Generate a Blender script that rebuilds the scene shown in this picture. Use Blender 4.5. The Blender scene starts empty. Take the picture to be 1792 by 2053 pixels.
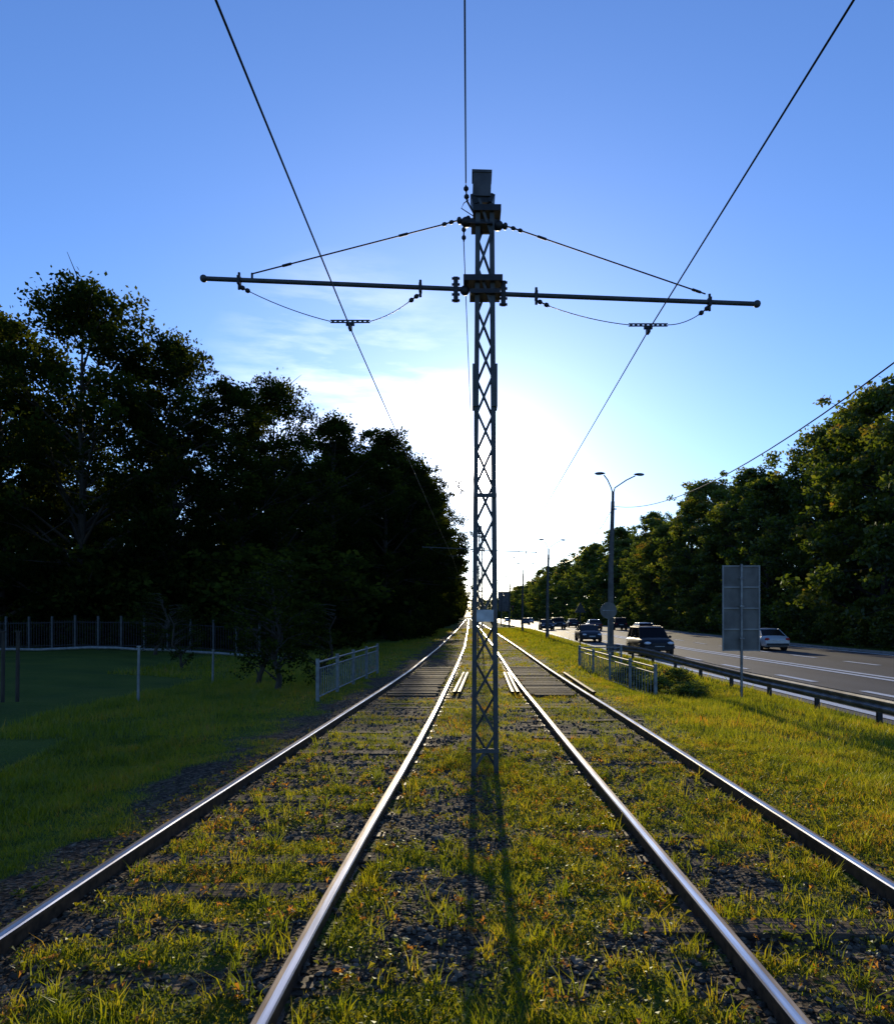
import bpy, math, numpy as np
from mathutils import Vector
rng = np.random.default_rng(11)
scene = bpy.context.scene
EYE = 1.75

# ------------------------------------------------------------------ helpers
def sstep(a, b, x):
    t = np.clip((np.asarray(x, float) - a) / (b - a), 0, 1)
    return t * t * (3 - 2 * t)

_h = np.random.default_rng(3).random((256, 256))
def vnoise(x, y, s=1.0, o=0):
    x = np.asarray(x, float) / s + 37.3 + o * 17.7
    y = np.asarray(y, float) / s + 91.1 + o * 5.3
    xi = np.floor(x).astype(int); yi = np.floor(y).astype(int)
    fx = x - xi; fy = y - yi
    fx = fx * fx * (3 - 2 * fx); fy = fy * fy * (3 - 2 * fy)
    a = _h[xi % 256, yi % 256]; b = _h[(xi + 1) % 256, yi % 256]
    c = _h[xi % 256, (yi + 1) % 256]; d = _h[(xi + 1) % 256, (yi + 1) % 256]
    return (a * (1 - fx) + b * fx) * (1 - fy) + (c * (1 - fx) + d * fx) * fy
def fbm(x, y, s=1.0, o=0):
    return (vnoise(x, y, s, o) * .5 + vnoise(x, y, s * .47, o + 1) * .3 + vnoise(x, y, s * .21, o + 2) * .2)

class B:
    def __init__(s): s.v = []; s.f = []; s.n = 0
    def add(s, v, f, m=0, smooth=False, t=0.5):
        v = np.asarray(v, float).reshape(-1, 3)
        if not isinstance(f, np.ndarray):
            groups = {}
            for q in f: groups.setdefault(len(q), []).append(q)
            fs = [np.array(g, int) for g in groups.values()]
        else: fs = [f]
        for q in fs:
            s.f.append((q + s.n, m, smooth, np.broadcast_to(np.asarray(t, float), (len(q),))))
        s.v.append(v); s.n += len(v)
    def box(s, c, d, m=0, rz=0.0, rx=0.0, ry=0.0, t=.5):
        p = np.array([[x, y, z] for x in (-.5, .5) for y in (-.5, .5) for z in (-.5, .5)]) * np.array(d)
        for ang, (i, j) in ((ry, (2, 0)), (rx, (1, 2)), (rz, (0, 1))):
            if ang:
                c_, s_ = math.cos(ang), math.sin(ang)
                a = p[:, i] * c_ - p[:, j] * s_; b = p[:, i] * s_ + p[:, j] * c_
                p[:, i] = a; p[:, j] = b
        s.add(p + np.array(c), np.array([[0, 1, 3, 2], [4, 6, 7, 5], [0, 4, 5, 1], [2, 3, 7, 6], [0, 2, 6, 4], [1, 5, 7, 3]]), m, t=t)
    def tube(s, pts, r, m=0, n=8, caps=True, smooth=True, t=.5):
        pts = np.asarray(pts, float); k = len(pts)
        r = np.broadcast_to(np.asarray(r, float), (k,))
        tan = np.gradient(pts, axis=0); tan /= (np.linalg.norm(tan, axis=1)[:, None] + 1e-9)
        up = np.array([0, 0, 1.]) if abs(tan[0][2]) < .9 else np.array([0, 1., 0])
        a = np.cross(tan, up); a /= (np.linalg.norm(a, axis=1)[:, None] + 1e-9)
        b = np.cross(a, tan)
        ang = np.arange(n) * 2 * math.pi / n
        ring = (a[:, None, :] * np.cos(ang)[None, :, None] + b[:, None, :] * np.sin(ang)[None, :, None]) * r[:, None, None] + pts[:, None, :]
        f = []
        for i in range(k - 1):
            for j in range(n):
                f.append([i * n + j, i * n + (j + 1) % n, (i + 1) * n + (j + 1) % n, (i + 1) * n + j])
        s.add(ring, np.array(f), m, smooth, t)
        if caps:
            s.add(ring[0], [list(range(n))][::-1], m, False, t); s.add(ring[-1], [list(range(n))], m, False, t)
    def ball(s, c, r, m=0, n=10, k=7, t=.5):
        r = np.broadcast_to(np.asarray(r, float), (3,))
        th = np.linspace(0.02, math.pi - .02, k); ph = np.arange(n) * 2 * math.pi / n
        v = np.stack([np.sin(th)[:, None] * np.cos(ph), np.sin(th)[:, None] * np.sin(ph), np.cos(th)[:, None] * np.ones(n)], -1) * r + np.array(c)
        f = [[i * n + j, (i + 1) * n + j, (i + 1) * n + (j + 1) % n, i * n + (j + 1) % n] for i in range(k - 1) for j in range(n)]
        s.add(v, np.array(f), m, True, t)
    def mesh(s, name, mats):
        me = bpy.data.meshes.new(name)
        v = np.concatenate(s.v)
        me.vertices.add(len(v)); me.vertices.foreach_set('co', v.astype(np.float32).ravel())
        nl = sum(q[0].size for q in s.f); nf = sum(len(q[0]) for q in s.f)
        me.loops.add(nl); me.loops.foreach_set('vertex_index', np.concatenate([q[0].ravel() for q in s.f]).astype(np.int32))
        tot = np.concatenate([np.full(len(q[0]), q[0].shape[1]) for q in s.f])
        st = np.concatenate([[0], np.cumsum(tot)[:-1]])
        me.polygons.add(nf); me.polygons.foreach_set('loop_start', st.astype(np.int32))
        me.polygons.foreach_set('material_index', np.concatenate([np.broadcast_to(q[1], (len(q[0]),)) for q in s.f]).astype(np.int32))
        me.polygons.foreach_set('use_smooth', np.concatenate([np.full(len(q[0]), q[2]) for q in s.f]))
        for m in mats: me.materials.append(m)
        at = me.attributes.new('tint', 'FLOAT', 'FACE')
        at.data.foreach_set('value', np.concatenate([q[3] for q in s.f]).astype(np.float32))
        me.update(calc_edges=True)
        return me
    def obj(s, name, mats, parent=None, loc=(0, 0, 0)):
        o = bpy.data.objects.new(name, s.mesh(name, mats)); o.location = loc
        scene.collection.objects.link(o)
        if parent: o.parent = parent
        return o
def inst(name, me, loc, rz=0, sc=(1, 1, 1), parent=None):
    o = bpy.data.objects.new(name, me); o.location = loc; o.rotation_euler = (0, 0, rz); o.scale = sc
    scene.collection.objects.link(o)
    if parent: o.parent = parent
    return o
def empty(name, loc=(0, 0, 0)):
    o = bpy.data.objects.new(name, None); o.location = loc; scene.collection.objects.link(o); return o

# ------------------------------------------------------------------ materials
def nt(name):
    m = bpy.data.materials.new(name); m.use_nodes = True
    t = m.node_tree; return m, t, t.nodes, t.links, t.nodes['Principled BSDF']
def ramp(n, stops):
    r = n.new('ShaderNodeValToRGB')
    while len(r.color_ramp.elements) < len(stops): r.color_ramp.elements.new(.5)
    for e, (p, c) in zip(r.color_ramp.elements, stops): e.position = p; e.color = (*c, 1)
    return r
def pmat(name, c1, c2=None, scale=8, rough=.7, metal=0, bump=0, stretch=(1, 1, 1), spec=.4, detail=6):
    m, t, n, l, p = nt(name)
    c2 = c2 or tuple(x * .7 for x in c1)
    tc = n.new('ShaderNodeTexCoord'); mp = n.new('ShaderNodeMapping'); mp.inputs['Scale'].default_value = stretch
    ns = n.new('ShaderNodeTexNoise'); ns.inputs['Scale'].default_value = scale; ns.inputs['Detail'].default_value = detail
    l.new(tc.outputs['Object'], mp.inputs[0]); l.new(mp.outputs[0], ns.inputs['Vector'])
    r = ramp(n, [(.35, c1), (.65, c2)]); l.new(ns.outputs['Fac'], r.inputs[0]); l.new(r.outputs[0], p.inputs['Base Color'])
    p.inputs['Roughness'].default_value = rough; p.inputs['Metallic'].default_value = metal
    p.inputs['Specular IOR Level'].default_value = spec
    if bump:
        b = n.new('ShaderNodeBump'); b.inputs['Strength'].default_value = bump; b.inputs['Distance'].default_value = .02
        l.new(ns.outputs['Fac'], b.inputs['Height']); l.new(b.outputs[0], p.inputs['Normal'])
    return m
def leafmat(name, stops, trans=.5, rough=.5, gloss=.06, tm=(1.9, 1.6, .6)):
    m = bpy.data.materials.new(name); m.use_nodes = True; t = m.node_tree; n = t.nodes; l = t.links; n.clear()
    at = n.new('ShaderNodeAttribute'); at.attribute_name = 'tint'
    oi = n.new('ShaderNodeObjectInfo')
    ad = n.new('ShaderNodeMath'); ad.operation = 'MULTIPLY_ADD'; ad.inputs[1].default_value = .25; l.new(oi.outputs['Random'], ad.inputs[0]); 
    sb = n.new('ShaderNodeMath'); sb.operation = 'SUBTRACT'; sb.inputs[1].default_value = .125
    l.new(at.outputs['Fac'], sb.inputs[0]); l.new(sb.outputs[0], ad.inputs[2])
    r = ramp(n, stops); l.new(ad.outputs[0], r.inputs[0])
    d = n.new('ShaderNodeBsdfDiffuse'); l.new(r.outputs[0], d.inputs[0]); out = d
    if trans:
        tr = n.new('ShaderNodeBsdfTranslucent')
        br = n.new('ShaderNodeMixRGB'); br.blend_type = 'MULTIPLY'; br.inputs[0].default_value = 1; br.inputs[2].default_value = (*tm, 1)
        l.new(r.outputs[0], br.inputs[1]); l.new(br.outputs[0], tr.inputs[0])
        m1 = n.new('ShaderNodeMixShader'); m1.inputs[0].default_value = trans; l.new(d.outputs[0], m1.inputs[1]); l.new(tr.outputs[0], m1.inputs[2]); out = m1
    if gloss:
        g = n.new('ShaderNodeBsdfGlossy'); g.inputs['Roughness'].default_value = rough; g.inputs['Color'].default_value = (.8, .85, .8, 1)
        m2 = n.new('ShaderNodeMixShader'); m2.inputs[0].default_value = gloss; l.new(out.outputs[0], m2.inputs[1]); l.new(g.outputs[0], m2.inputs[2]); out = m2
    o = n.new('ShaderNodeOutputMaterial'); l.new(out.outputs[0], o.inputs[0]); return m

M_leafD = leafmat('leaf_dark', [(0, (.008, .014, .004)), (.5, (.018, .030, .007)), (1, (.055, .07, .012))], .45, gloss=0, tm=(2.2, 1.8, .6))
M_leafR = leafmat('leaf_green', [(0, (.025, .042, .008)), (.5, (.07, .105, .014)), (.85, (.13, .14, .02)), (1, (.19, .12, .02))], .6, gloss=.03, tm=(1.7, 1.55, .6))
M_grass = leafmat('grass_blade', [(0, (.045, .080, .008)), (.45, (.12, .165, .011)), (.8, (.20, .21, .02)), (.93, (.28, .21, .05)), (1, (.30, .12, .03))], .68, .4, .03, tm=(2.1, 1.65, .5))
M_bark = pmat('bark', (.05, .04, .03), (.025, .02, .015), 6, .9, bump=.4, stretch=(3, 3, .6))
M_rust = pmat('rail_rusty_steel', (.11, .065, .038), (.04, .026, .018), 14, .6, .1, .2, spec=.2)
M_worn = pmat('rail_worn_edge', (.42, .30, .19), (.20, .13, .08), 18, .5, .4, .15, (1, .15, 1))
M_guard = pmat('guard_rail_top', (.14, .10, .07), (.07, .05, .035), 12, .7, .0, .1, spec=.2)
M_rail = pmat('rail_polished_steel', (.8, .79, .80), (.40, .38, .38), 26, .34, 1, .05, (1, .04, 1))
M_sleeper = pmat('sleeper_wood', (.12, .085, .06), (.04, .03, .022), 7, .9, bump=.8, stretch=(.6, 7, 3), spec=.12)
M_pole = pmat('painted_steel_grey', (.06, .065, .066), (.03, .034, .035), 5, .6, .1, .15)
M_dark = pmat('dark_metal', (.02, .02, .022), (.01, .01, .012), 10, .55, .3)
M_cap = pmat('weathered_grey_box', (.08, .08, .085), (.04, .04, .045), 6, .85)
M_wire = pmat('wire_copper_dark', (.025, .022, .02), (.015, .015, .015), 10, .5, .3)
M_conc = pmat('concrete_post', (.10, .095, .09), (.06, .056, .052), 5, .9, bump=.2)
M_fence = pmat('fence_paint_pale', (.20, .215, .21), (.11, .12, .12), 6, .6)
M_fdark = pmat('fence_dark_paint', (.05, .055, .06), (.03, .033, .035), 6, .6)
M_white = pmat('white_paint', (.5, .5, .48), (.33, .33, .32), 9, .6)
M_signback = pmat('aluminium_back', (.15, .14, .125), (.09, .083, .075), 2.5, .7, .0, spec=.2)
M_signrib = pmat('sign_frame_rail', (.26, .255, .24), (.16, .155, .15), 2.5, .6, .1)
M_steel = pmat('galvanised_steel', (.20, .21, .22), (.09, .09, .10), 4, .4, .7)
M_stone = leafmat('ballast_stone', [(0, (.022, .015, .010)), (.5, (.075, .052, .034)), (1, (.19, .14, .095))], 0, .6, .04)
M_kerb = pmat('kerb_concrete', (.3, .29, .27), (.2, .19, .18), 3, .9)
M_glass = pmat('car_glass', (.006, .006, .007), (.005, .005, .006), 2, .2, 0, spec=.12)
M_tyre = pmat('tyre_rubber', (.02, .02, .02), (.012, .012, .012), 9, .85)
M_rim = pmat('alloy_rim', (.4, .4, .42), (.3, .3, .31), 9, .35, .9)
M_head = pmat('headlamp_glass', (.7, .72, .75), (.5, .5, .52), 9, .1)
M_tail = pmat('tail_lamp_red', (.35, .015, .01), (.2, .01, .01), 9, .2)

def paint(name, c, coat=.3):
    m, t, n, l, p = nt(name)
    ns = n.new('ShaderNodeTexNoise'); ns.inputs['Scale'].default_value = 3
    r = ramp(n, [(.3, c), (.8, tuple(min(1, x * .8 + .01) for x in c))]); l.new(ns.outputs[0], r.inputs[0]); l.new(r.outputs[0], p.inputs['Base Color'])
    p.inputs['Roughness'].default_value = .35 if coat else .5; p.inputs['Metallic'].default_value = .2 if coat else 0
    if not coat: p.inputs['Specular IOR Level'].default_value = .15
    p.inputs['Coat Weight'].default_value = coat; p.inputs['Coat Roughness'].default_value = .1
    return m

def ground_mat():
    m, t, n, l, p = nt('ground_soil_grass')
    tc = n.new('ShaderNodeTexCoord'); at = n.new('ShaderNodeAttribute'); at.attribute_name = 'grassy'
    n1 = n.new('ShaderNodeTexNoise'); n1.inputs['Scale'].default_value = 28; n1.inputs['Detail'].default_value = 8
    n2 = n.new('ShaderNodeTexNoise'); n2.inputs['Scale'].default_value = .6; n2.inputs['Detail'].default_value = 8
    vo = n.new('ShaderNodeTexVoronoi'); vo.inputs['Scale'].default_value = 30
    for q in (n1, n2, vo): l.new(tc.outputs['Object'], q.inputs['Vector'])
    soil = ramp(n, [(.3, (.024, .016, .010)), (.55, (.062, .044, .029)), (.8, (.13, .098, .068))]); l.new(vo.outputs['Color'], soil.inputs[0])
    gr = ramp(n, [(.3, (.03, .05, .008)), (.5, (.07, .10, .012)), (.7, (.12, .14, .018))])
    mx = n.new('ShaderNodeMath'); mx.operation = 'MULTIPLY_ADD'; mx.inputs[1].default_value = .5
    hf = n.new('ShaderNodeMath'); hf.operation = 'MULTIPLY'; hf.inputs[1].default_value = .5
    l.new(n2.outputs['Fac'], hf.inputs[0]); l.new(n1.outputs['Fac'], mx.inputs[0]); l.new(hf.outputs[0], mx.inputs[2]); l.new(mx.outputs[0], gr.inputs[0])
    ad = n.new('ShaderNodeMath'); ad.operation = 'ADD'; l.new(at.outputs['Fac'], ad.inputs[0]); l.new(n1.outputs['Fac'], ad.inputs[1])
    st = n.new('ShaderNodeMapRange'); st.inputs[1].default_value = .9; st.inputs[2].default_value = 1.2; l.new(ad.outputs[0], st.inputs[0])
    mix = n.new('ShaderNodeMixRGB'); l.new(st.outputs[0], mix.inputs[0]); l.new(soil.outputs[0], mix.inputs[1]); l.new(gr.outputs[0], mix.inputs[2])
    l.new(mix.outputs[0], p.inputs['Base Color']); p.inputs['Roughness'].default_value = .95; p.inputs['Specular IOR Level'].default_value = .15
    b = n.new('ShaderNodeBump'); b.inputs['Strength'].default_value = .9; b.inputs['Distance'].default_value = .04
    sm = n.new('ShaderNodeMath'); sm.operation = 'ADD'; l.new(n1.outputs['Fac'], sm.inputs[0]); l.new(vo.outputs['Distance'], sm.inputs[1])
    l.new(sm.outputs[0], b.inputs['Height']); l.new(b.outputs[0], p.inputs['Normal'])
    return m
def asphalt():
    m, t, n, l, p = nt('asphalt')
    tc = n.new('ShaderNodeTexCoord'); mp = n.new('ShaderNodeMapping'); mp.inputs['Scale'].default_value = (1, .06, 1)
    n1 = n.new('ShaderNodeTexNoise'); n1.inputs['Scale'].default_value = .8; n1.inputs['Detail'].default_value = 6
    n2 = n.new('ShaderNodeTexNoise'); n2.inputs['Scale'].default_value = 60
    l.new(tc.outputs['Object'], mp.inputs[0]); l.new(mp.outputs[0], n1.inputs['Vector']); l.new(tc.outputs['Object'], n2.inputs['Vector'])
    r = ramp(n, [(.3, (.033, .036, .042)), (.7, (.058, .061, .068))]); l.new(n1.outputs[0], r.inputs[0]); l.new(r.outputs[0], p.inputs['Base Color'])
    p.inputs['Roughness'].default_value = .7; p.inputs['Specular IOR Level'].default_value = .25
    b = n.new('ShaderNodeBump'); b.inputs['Strength'].default_value = .5; b.inputs['Distance'].default_value = .01
    l.new(n2.outputs[0], b.inputs['Height']); l.new(b.outputs[0], p.inputs['Normal']); return m
M_ground = ground_mat(); M_asph = asphalt()
M_mark = pmat('road_marking_paint', (.85, .85, .82), (.74, .74, .72), 6, .4)

# ------------------------------------------------------------------ terrain
ROAD0, ROAD1 = 8.8, 25.0
def roadz(y): return -.5 + .4 * sstep(45, 100, y)
def zg(x, y):
    x = np.asarray(x, float); y = np.asarray(y, float)
    rz = roadz(y)
    z = -.13 + (fbm(x, y, .6) - .5) * .055 + (fbm(x, y, .17, 7) - .5) * .03
    z = z + sstep(-3.0, -4.5, x) * ((fbm(x, y, 2.5, 4) - .5) * .22 - .05) + sstep(-7, -16, x) * .38
    sh = -.3 + .2 * sstep(18, 32, y)
    wv = (fbm(x, y, 2.0, 9) - .5) * .12 * sstep(3.2, 4.5, x) * sstep(8.6, 7, x)
    z = z * (1 - sstep(3.3, 6, x)) + sh * sstep(3.3, 6, x) + wv
    k = sstep(7.0, 8.7, x); z = z * (1 - k) + (rz - .02) * k
    z = z - .5 * np.exp(-((x - 5.6) / 1.0) ** 2 - ((y - 22) / 3.6) ** 4)
    road = (x > ROAD0 + .05) & (x < ROAD1 + .1); z = np.where(road, rz - .18, z)
    rgt = x >= ROAD1 + .1; z = np.where(rgt, rz + .1 + sstep(26, 40, x) * .5, z)
    return z
KY = [-20, 3, 5.5, 8, 10, 14, 18, 24, 42, 100, 700]
L1 = [-2.6, -2.59, -2.56, -2.46, -2.38, -2.22, -2.06, -1.88, -1.66, -1.4, -1.1]
L2 = [-.93, -.91, -.85, -.76, -.70, -.60, -.53, -.42, -.2, .0, .3]
R1 = [1.50, 1.45, 1.43, 1.40, 1.38, 1.36, 1.33, 1.35, 1.5, 1.75, 2.0]
R2 = [2.82, 2.79, 2.77, 2.76, 2.76, 2.74, 2.70, 2.70, 2.85, 3.1, 3.4]
_yy = np.linspace(-20, 700, 2881)
def smoothcurve(k):
    v = np.interp(_yy, KY, k); ker = np.hanning(17); ker /= ker.sum()
    vp = np.pad(v, 8, mode='edge'); return np.convolve(vp, ker, 'valid')
RC = {n: smoothcurve(k) for n, k in (('L1', L1), ('L2', L2), ('R1', R1), ('R2', R2))}
def rx(n, y): return np.interp(y, _yy, RC[n])
PITCH = .62
def grassy(x, y):
    x = np.asarray(x, float); y = np.asarray(y, float)
    n = fbm(x, y, 1.1, 20); n2 = fbm(x, y, .35, 30)
    l1, l2, r1, r2 = (rx(k, y) for k in ('L1', 'L2', 'R1', 'R2'))
    ph = np.abs(((y / PITCH) % 1) - .5) * 2
    bay = 1 - sstep(.5, .85, ph + .9 * (n2 - .5))
    g = np.ones_like(x)
    inL = (x > l1) & (x < l2); inR = (x > r1) & (x < r2); mid = (x >= l2) & (x <= r1)
    edge = sstep(0, .25, np.minimum(np.abs(x - l1), np.abs(x - l2)))
    gl = (.40 + 1.7 * (n - .48) + 1.3 * (n2 - .5)) + .25 * sstep(6.5, 4.8, y) * bay + .08 * bay
    gl = gl * (.55 + .45 * bay) * (.5 + .5 * edge)
    gm = .66 + 1.8 * (n - .5) + 1.6 * (n2 - .5)
    gr = (.66 + 1.8 * (n - .5) + 1.6 * (n2 - .5)) * (.8 + .2 * bay)
    g = np.where(inL, gl, g); g = np.where(mid, gm, g); g = np.where(inR, gr, g)
    lo = (x <= l1); g = np.where(lo, .25 + .75 * sstep(.4, 1.3, (l1 - x) + (n - .5) * 1.4) + .7 * (n2 - .5), g)
    ro = (x >= r2); g = np.where(ro, .5 + .5 * sstep(.1, .6, (x - r2) + (n - .5) * 1.0) + .4 * (n2 - .5), g)
    return np.clip(g, 0, 1)

def geo(a, b, s, k):
    o = [a]; d = s
    while abs(o[-1] - a) < abs(b - a): o.append(o[-1] + d * (1 if b > a else -1)); d *= k
    return o
xs = sorted(set(np.round(np.concatenate([np.arange(-5, 6.01, .08), geo(-5, -1500, .25, 1.12), np.arange(6.2, 8.6, .2), [8.7, 8.8, 8.86, 12, 16, 20, 24.9, 25.09, 25.12, 25.4], geo(25.7, 1500, .5, 1.2)]), 3)))
ys = sorted(set(np.round(np.concatenate([geo(2, -200, .6, 1.25), np.arange(2, 16, .08), np.arange(16, 50, .4), np.arange(50, 110, 1.5), geo(110, 3500, 3, 1.06)]), 3)))
X, Y = np.meshgrid(xs, ys); Z = zg(X, Y)
nx, ny = len(xs), len(ys)
idx = np.arange(nx * ny).reshape(ny, nx)
b = B(); b.add(np.stack([X, Y, Z], -1), np.stack([idx[:-1, :-1], idx[:-1, 1:], idx[1:, 1:], idx[1:, :-1]], -1).reshape(-1, 4), 0, True)
g = b.obj('ground', [M_ground])
a = g.data.attributes.new('grassy', 'FLOAT', 'POINT'); a.data.foreach_set('value', grassy(X, Y).astype(np.float32).ravel())

# ------------------------------------------------------------------ road
def strip(b, x0, x1, y0, y1, dz):
    z0, z1 = float(roadz(y0)) + dz, float(roadz(y1)) + dz
    b.add([(x0, y0, z0), (x1, y0, z0), (x1, y1, z1), (x0, y1, z1)], np.array([[0, 1, 2, 3]]), 0, False)
b = B()
for y0 in range(-60, 1500, 3): strip(b, ROAD0, ROAD1, y0, y0 + 3, 0)
b.obj('road', [M_asph])
b = B()
for y0 in range(-60, 600, 3):
    for x0, x1 in ((9.15, 9.45), (14.6, 14.92), (15.2, 15.52), (24.2, 24.5)): strip(b, x0, x1, y0, y0 + 3, .015)
    if y0 % 6 == 0: strip(b, 11.7, 11.98, y0 + .7, y0 + 3.7, .015)
    else: strip(b, 18.6, 18.9, y0, y0 + 3, .015)
b.obj('road_markings', [M_mark])
b = B()
for y0 in np.arange(-20, 400, 1.0):
    z = float(roadz(y0)); b.box((25.07, y0 + .49, z + .0), (.16, .975, .28), 0)
b.obj('kerb', [M_kerb])

# ------------------------------------------------------------------ tracks
prof = [(-.065, -.17), (.065, -.17), (.065, -.158), (.011, -.135), (.011, -.045), (.038, -.032), (.038, -.008), (.031, 0), (-.006, 0), (-.031, -.001), (-.038, -.008), (-.038, -.032), (-.011, -.045), (-.011, -.135), (-.065, -.158)]
def rail(b, xf, ya, yb, step=.5, dz=0, sg=1):
    yy = np.arange(ya, yb, step)
    xx = xf(yy); k = len(prof)
    v = np.stack([np.stack([xx + px * sg, yy, np.full_like(yy, pz + dz)], -1) for px, pz in prof], 1)
    f = []; m = []
    for j in range(k):
        jj = (j + 1) % k
        f += [[i * k + j, (i + 1) * k + j, (i + 1) * k + jj, i * k + jj] for i in range(len(yy) - 1)]
        m += [1 if j in (6, 7) else 2 if j in (8, 9) else 0] * (len(yy) - 1)
    f = np.array(f)
    b.add(v, f[:, ::-1] if sg > 0 else f, np.array(m), False)
def make_track(n1, n2, sg):
    root = empty('railway_track')
    b = B(); rail(b, lambda y: rx(n1, y), -15, 600, sg=sg); rail(b, lambda y: rx(n2, y), -15, 600, sg=sg); b.obj('rails', [M_rust, M_rail, M_worn], root)
    b = B()
    for i in range(-10, 260):
        y = i * PITCH + rng.normal(0, .025)
        xc = (float(rx(n1, y)) + float(rx(n2, y))) / 2 + rng.normal(0, .04)
        b.box((xc, y, -.222 + rng.normal(0, .008)), (2.2, .21, .18), 0, rz=rng.normal(0, .02), rx=rng.normal(0, .03), ry=rng.normal(0, .005))
        if y < 30:
            for n in (n1, n2):
                x0 = float(rx(n, y))
                b.box((x0, y, -.128), (.22, .12, .012), 1)
                for sx in (-.085, .085): b.box((x0 + sx, y + .03, -.116), (.022, .022, .02), 1)
    b.obj('sleepers', [M_sleeper, M_rust], root)
    return root
make_track('L1', 'L2', 1); make_track('R1', 'R2', -1)
b = B()
for n, o in (('L2', .22), ('L2', .34), ('R1', -.16), ('R1', -.28), ('R2', .26)):
    rail(b, lambda y, n=n, o=o: rx(n, y) + o + .015 * (y - 17), 17.0, 23.5, .5, -.02)
b.obj('guard_rails', [M_rust, M_guard, M_rust])
b = B()
for y in np.arange(17, 26, .27):
    for n1, n2 in (('L1', 'L2'), ('R1', 'R2')):
        xc = (float(rx(n1, y)) + float(rx(n2, y))) / 2
        b.box((xc, y, -.105 + rng.normal(0, .008)), (1.1 + rng.normal(0, .06), .18, .06), 0, rz=rng.normal(0, .01))
b.obj('timber_decking', [M_sleeper])

# ------------------------------------------------------------------ ballast stones
ph = (1 + 5 ** .5) / 2
icov = np.array([(-1, ph, 0), (1, ph, 0), (-1, -ph, 0), (1, -ph, 0), (0, -1, ph), (0, 1, ph), (0, -1, -ph), (0, 1, -ph), (ph, 0, -1), (ph, 0, 1), (-ph, 0, -1), (-ph, 0, 1)]) / math.hypot(1, ph)
icof = np.array([(0, 11, 5), (0, 5, 1), (0, 1, 7), (0, 7, 10), (0, 10, 11), (1, 5, 9), (5, 11, 4), (11, 10, 2), (10, 7, 6), (7, 1, 8), (3, 9, 4), (3, 4, 2), (3, 2, 6), (3, 6, 8), (3, 8, 9), (4, 9, 5), (2, 4, 11), (6, 2, 10), (8, 6, 7), (9, 8, 1)])
def stones(N, ya, yb, xa, xb, s0, s1):
    y = ya + (yb - ya) * rng.random(N) ** 1.3; x = xa + (xb - xa) * rng.random(N)
    k = (rng.random(N) > grassy(x, y) * 1.15) & ((x > -2.75) | (rng.random(N) < .25))
    x, y = x[k], y[k]; n = len(x)
    s = s0 + (s1 - s0) * rng.random(n) ** 2.4
    v = icov[None] * (1 + rng.normal(0, .18, (n, 12, 1))) * s[:, None, None] * rng.uniform(.6, 1.2, (n, 1, 3)) * np.array([1, 1, .7])
    th = rng.random(n) * 6.28; c, q = np.cos(th)[:, None], np.sin(th)[:, None]
    v2 = np.stack([v[..., 0] * c - v[..., 1] * q + x[:, None], v[..., 0] * q + v[..., 1] * c + y[:, None], v[..., 2] + (zg(x, y) + s * .15)[:, None]], -1)
    f = (icof[None] + (np.arange(n) * 12)[:, None, None]).reshape(-1, 3)
    return v2, f, np.repeat(rng.random(n), 20)
b = B()
for a_ in ((30000, 2.4, 9, -3.3, 3.3, .008, .028), (9000, 9, 20, -3.4, 3.4, .015, .035)):
    v, f, t = stones(*a_); b.add(v, f, 0, False, t)
b.obj('ballast_gravel', [M_stone])

# ------------------------------------------------------------------ grass
def blades(b, x, y, h, w, t, full=True):
    n = len(x); z = zg(x, y) - .01
    yaw = rng.random(n) * 2 * math.pi; c, s = np.cos(yaw), np.sin(yaw)
    ld = rng.random(n) * 2 * math.pi; lean = h * rng.uniform(.1, .9, n)
    lx, ly = np.cos(ld) * lean, np.sin(ld) * lean
    P = lambda fx, fl, fz: np.stack([x + c * w * fx + lx * fl, y + s * w * fx + ly * fl, z + h * fz], -1)
    if full:
        v = np.stack([P(-.5, 0, 0), P(.5, 0, 0), P(-.4, .3, .55), P(.4, .3, .55), P(0, 1, 1)], 1)
        fb = np.array([(0, 1, 2), (1, 3, 2), (2, 3, 4)])
    else:
        v = np.stack([P(-.5, 0, 0), P(.5, 0, 0), P(0, .8, 1)], 1); fb = np.array([(0, 1, 2)])
    f = (fb[None] + (np.arange(n) * v.shape[1])[:, None, None]).reshape(-1, 3)
    b.add(v, f, 0, False, np.repeat(t, len(fb)))
def railclear(x, y): return np.min([np.abs(x - rx(k, y)) for k in RC], axis=0)
def scatter(b, N, xa, xb, ya, yb, h, w, full):
    x = xa + (xb - xa) * rng.random(N); y = ya + (yb - ya) * rng.random(N)
    g_ = grassy(x, y)
    keep = (rng.random(N) < sstep(.3, .85, g_)) & (railclear(x, y) > .075) & (x < 8.75)
    x, y, g_ = x[keep], y[keep], g_[keep]; n = len(x)
    verge = sstep(3.2, 4.2, x) + sstep(-3.6, -4.4, x)
    hh = h * (.35 + .9 * rng.random(n)) * (.3 + 1.2 * fbm(x, y, .45, 50)) * (.65 + .5 * verge) * (.5 + .55 * g_)
    tall = rng.random(n) < .012; hh = np.where(tall, hh * 2.0, hh)
    t = .06 + .8 * fbm(x, y, .8, 60) + rng.normal(0, .14, n) + .12 * (1 - np.minimum(verge, 1))
    blades(b, x, y, hh, w * rng.uniform(.6, 1.4, n), np.clip(t, 0, 1), full)
b = B()
scatter(b, 210000, -5.0, 5.2, 2.3, 6.5, .085, .006, True)
scatter(b, 150000, -6, 8, 6.5, 11, .09, .008, True)
scatter(b, 150000, -8, 8.8, 11, 22, .11, .014, False)
scatter(b, 100000, -11, 8.8, 22, 50, .14, .030, False)
scatter(b, 36000, -5, 8.8, 50, 110, .2, .07, False)
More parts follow.
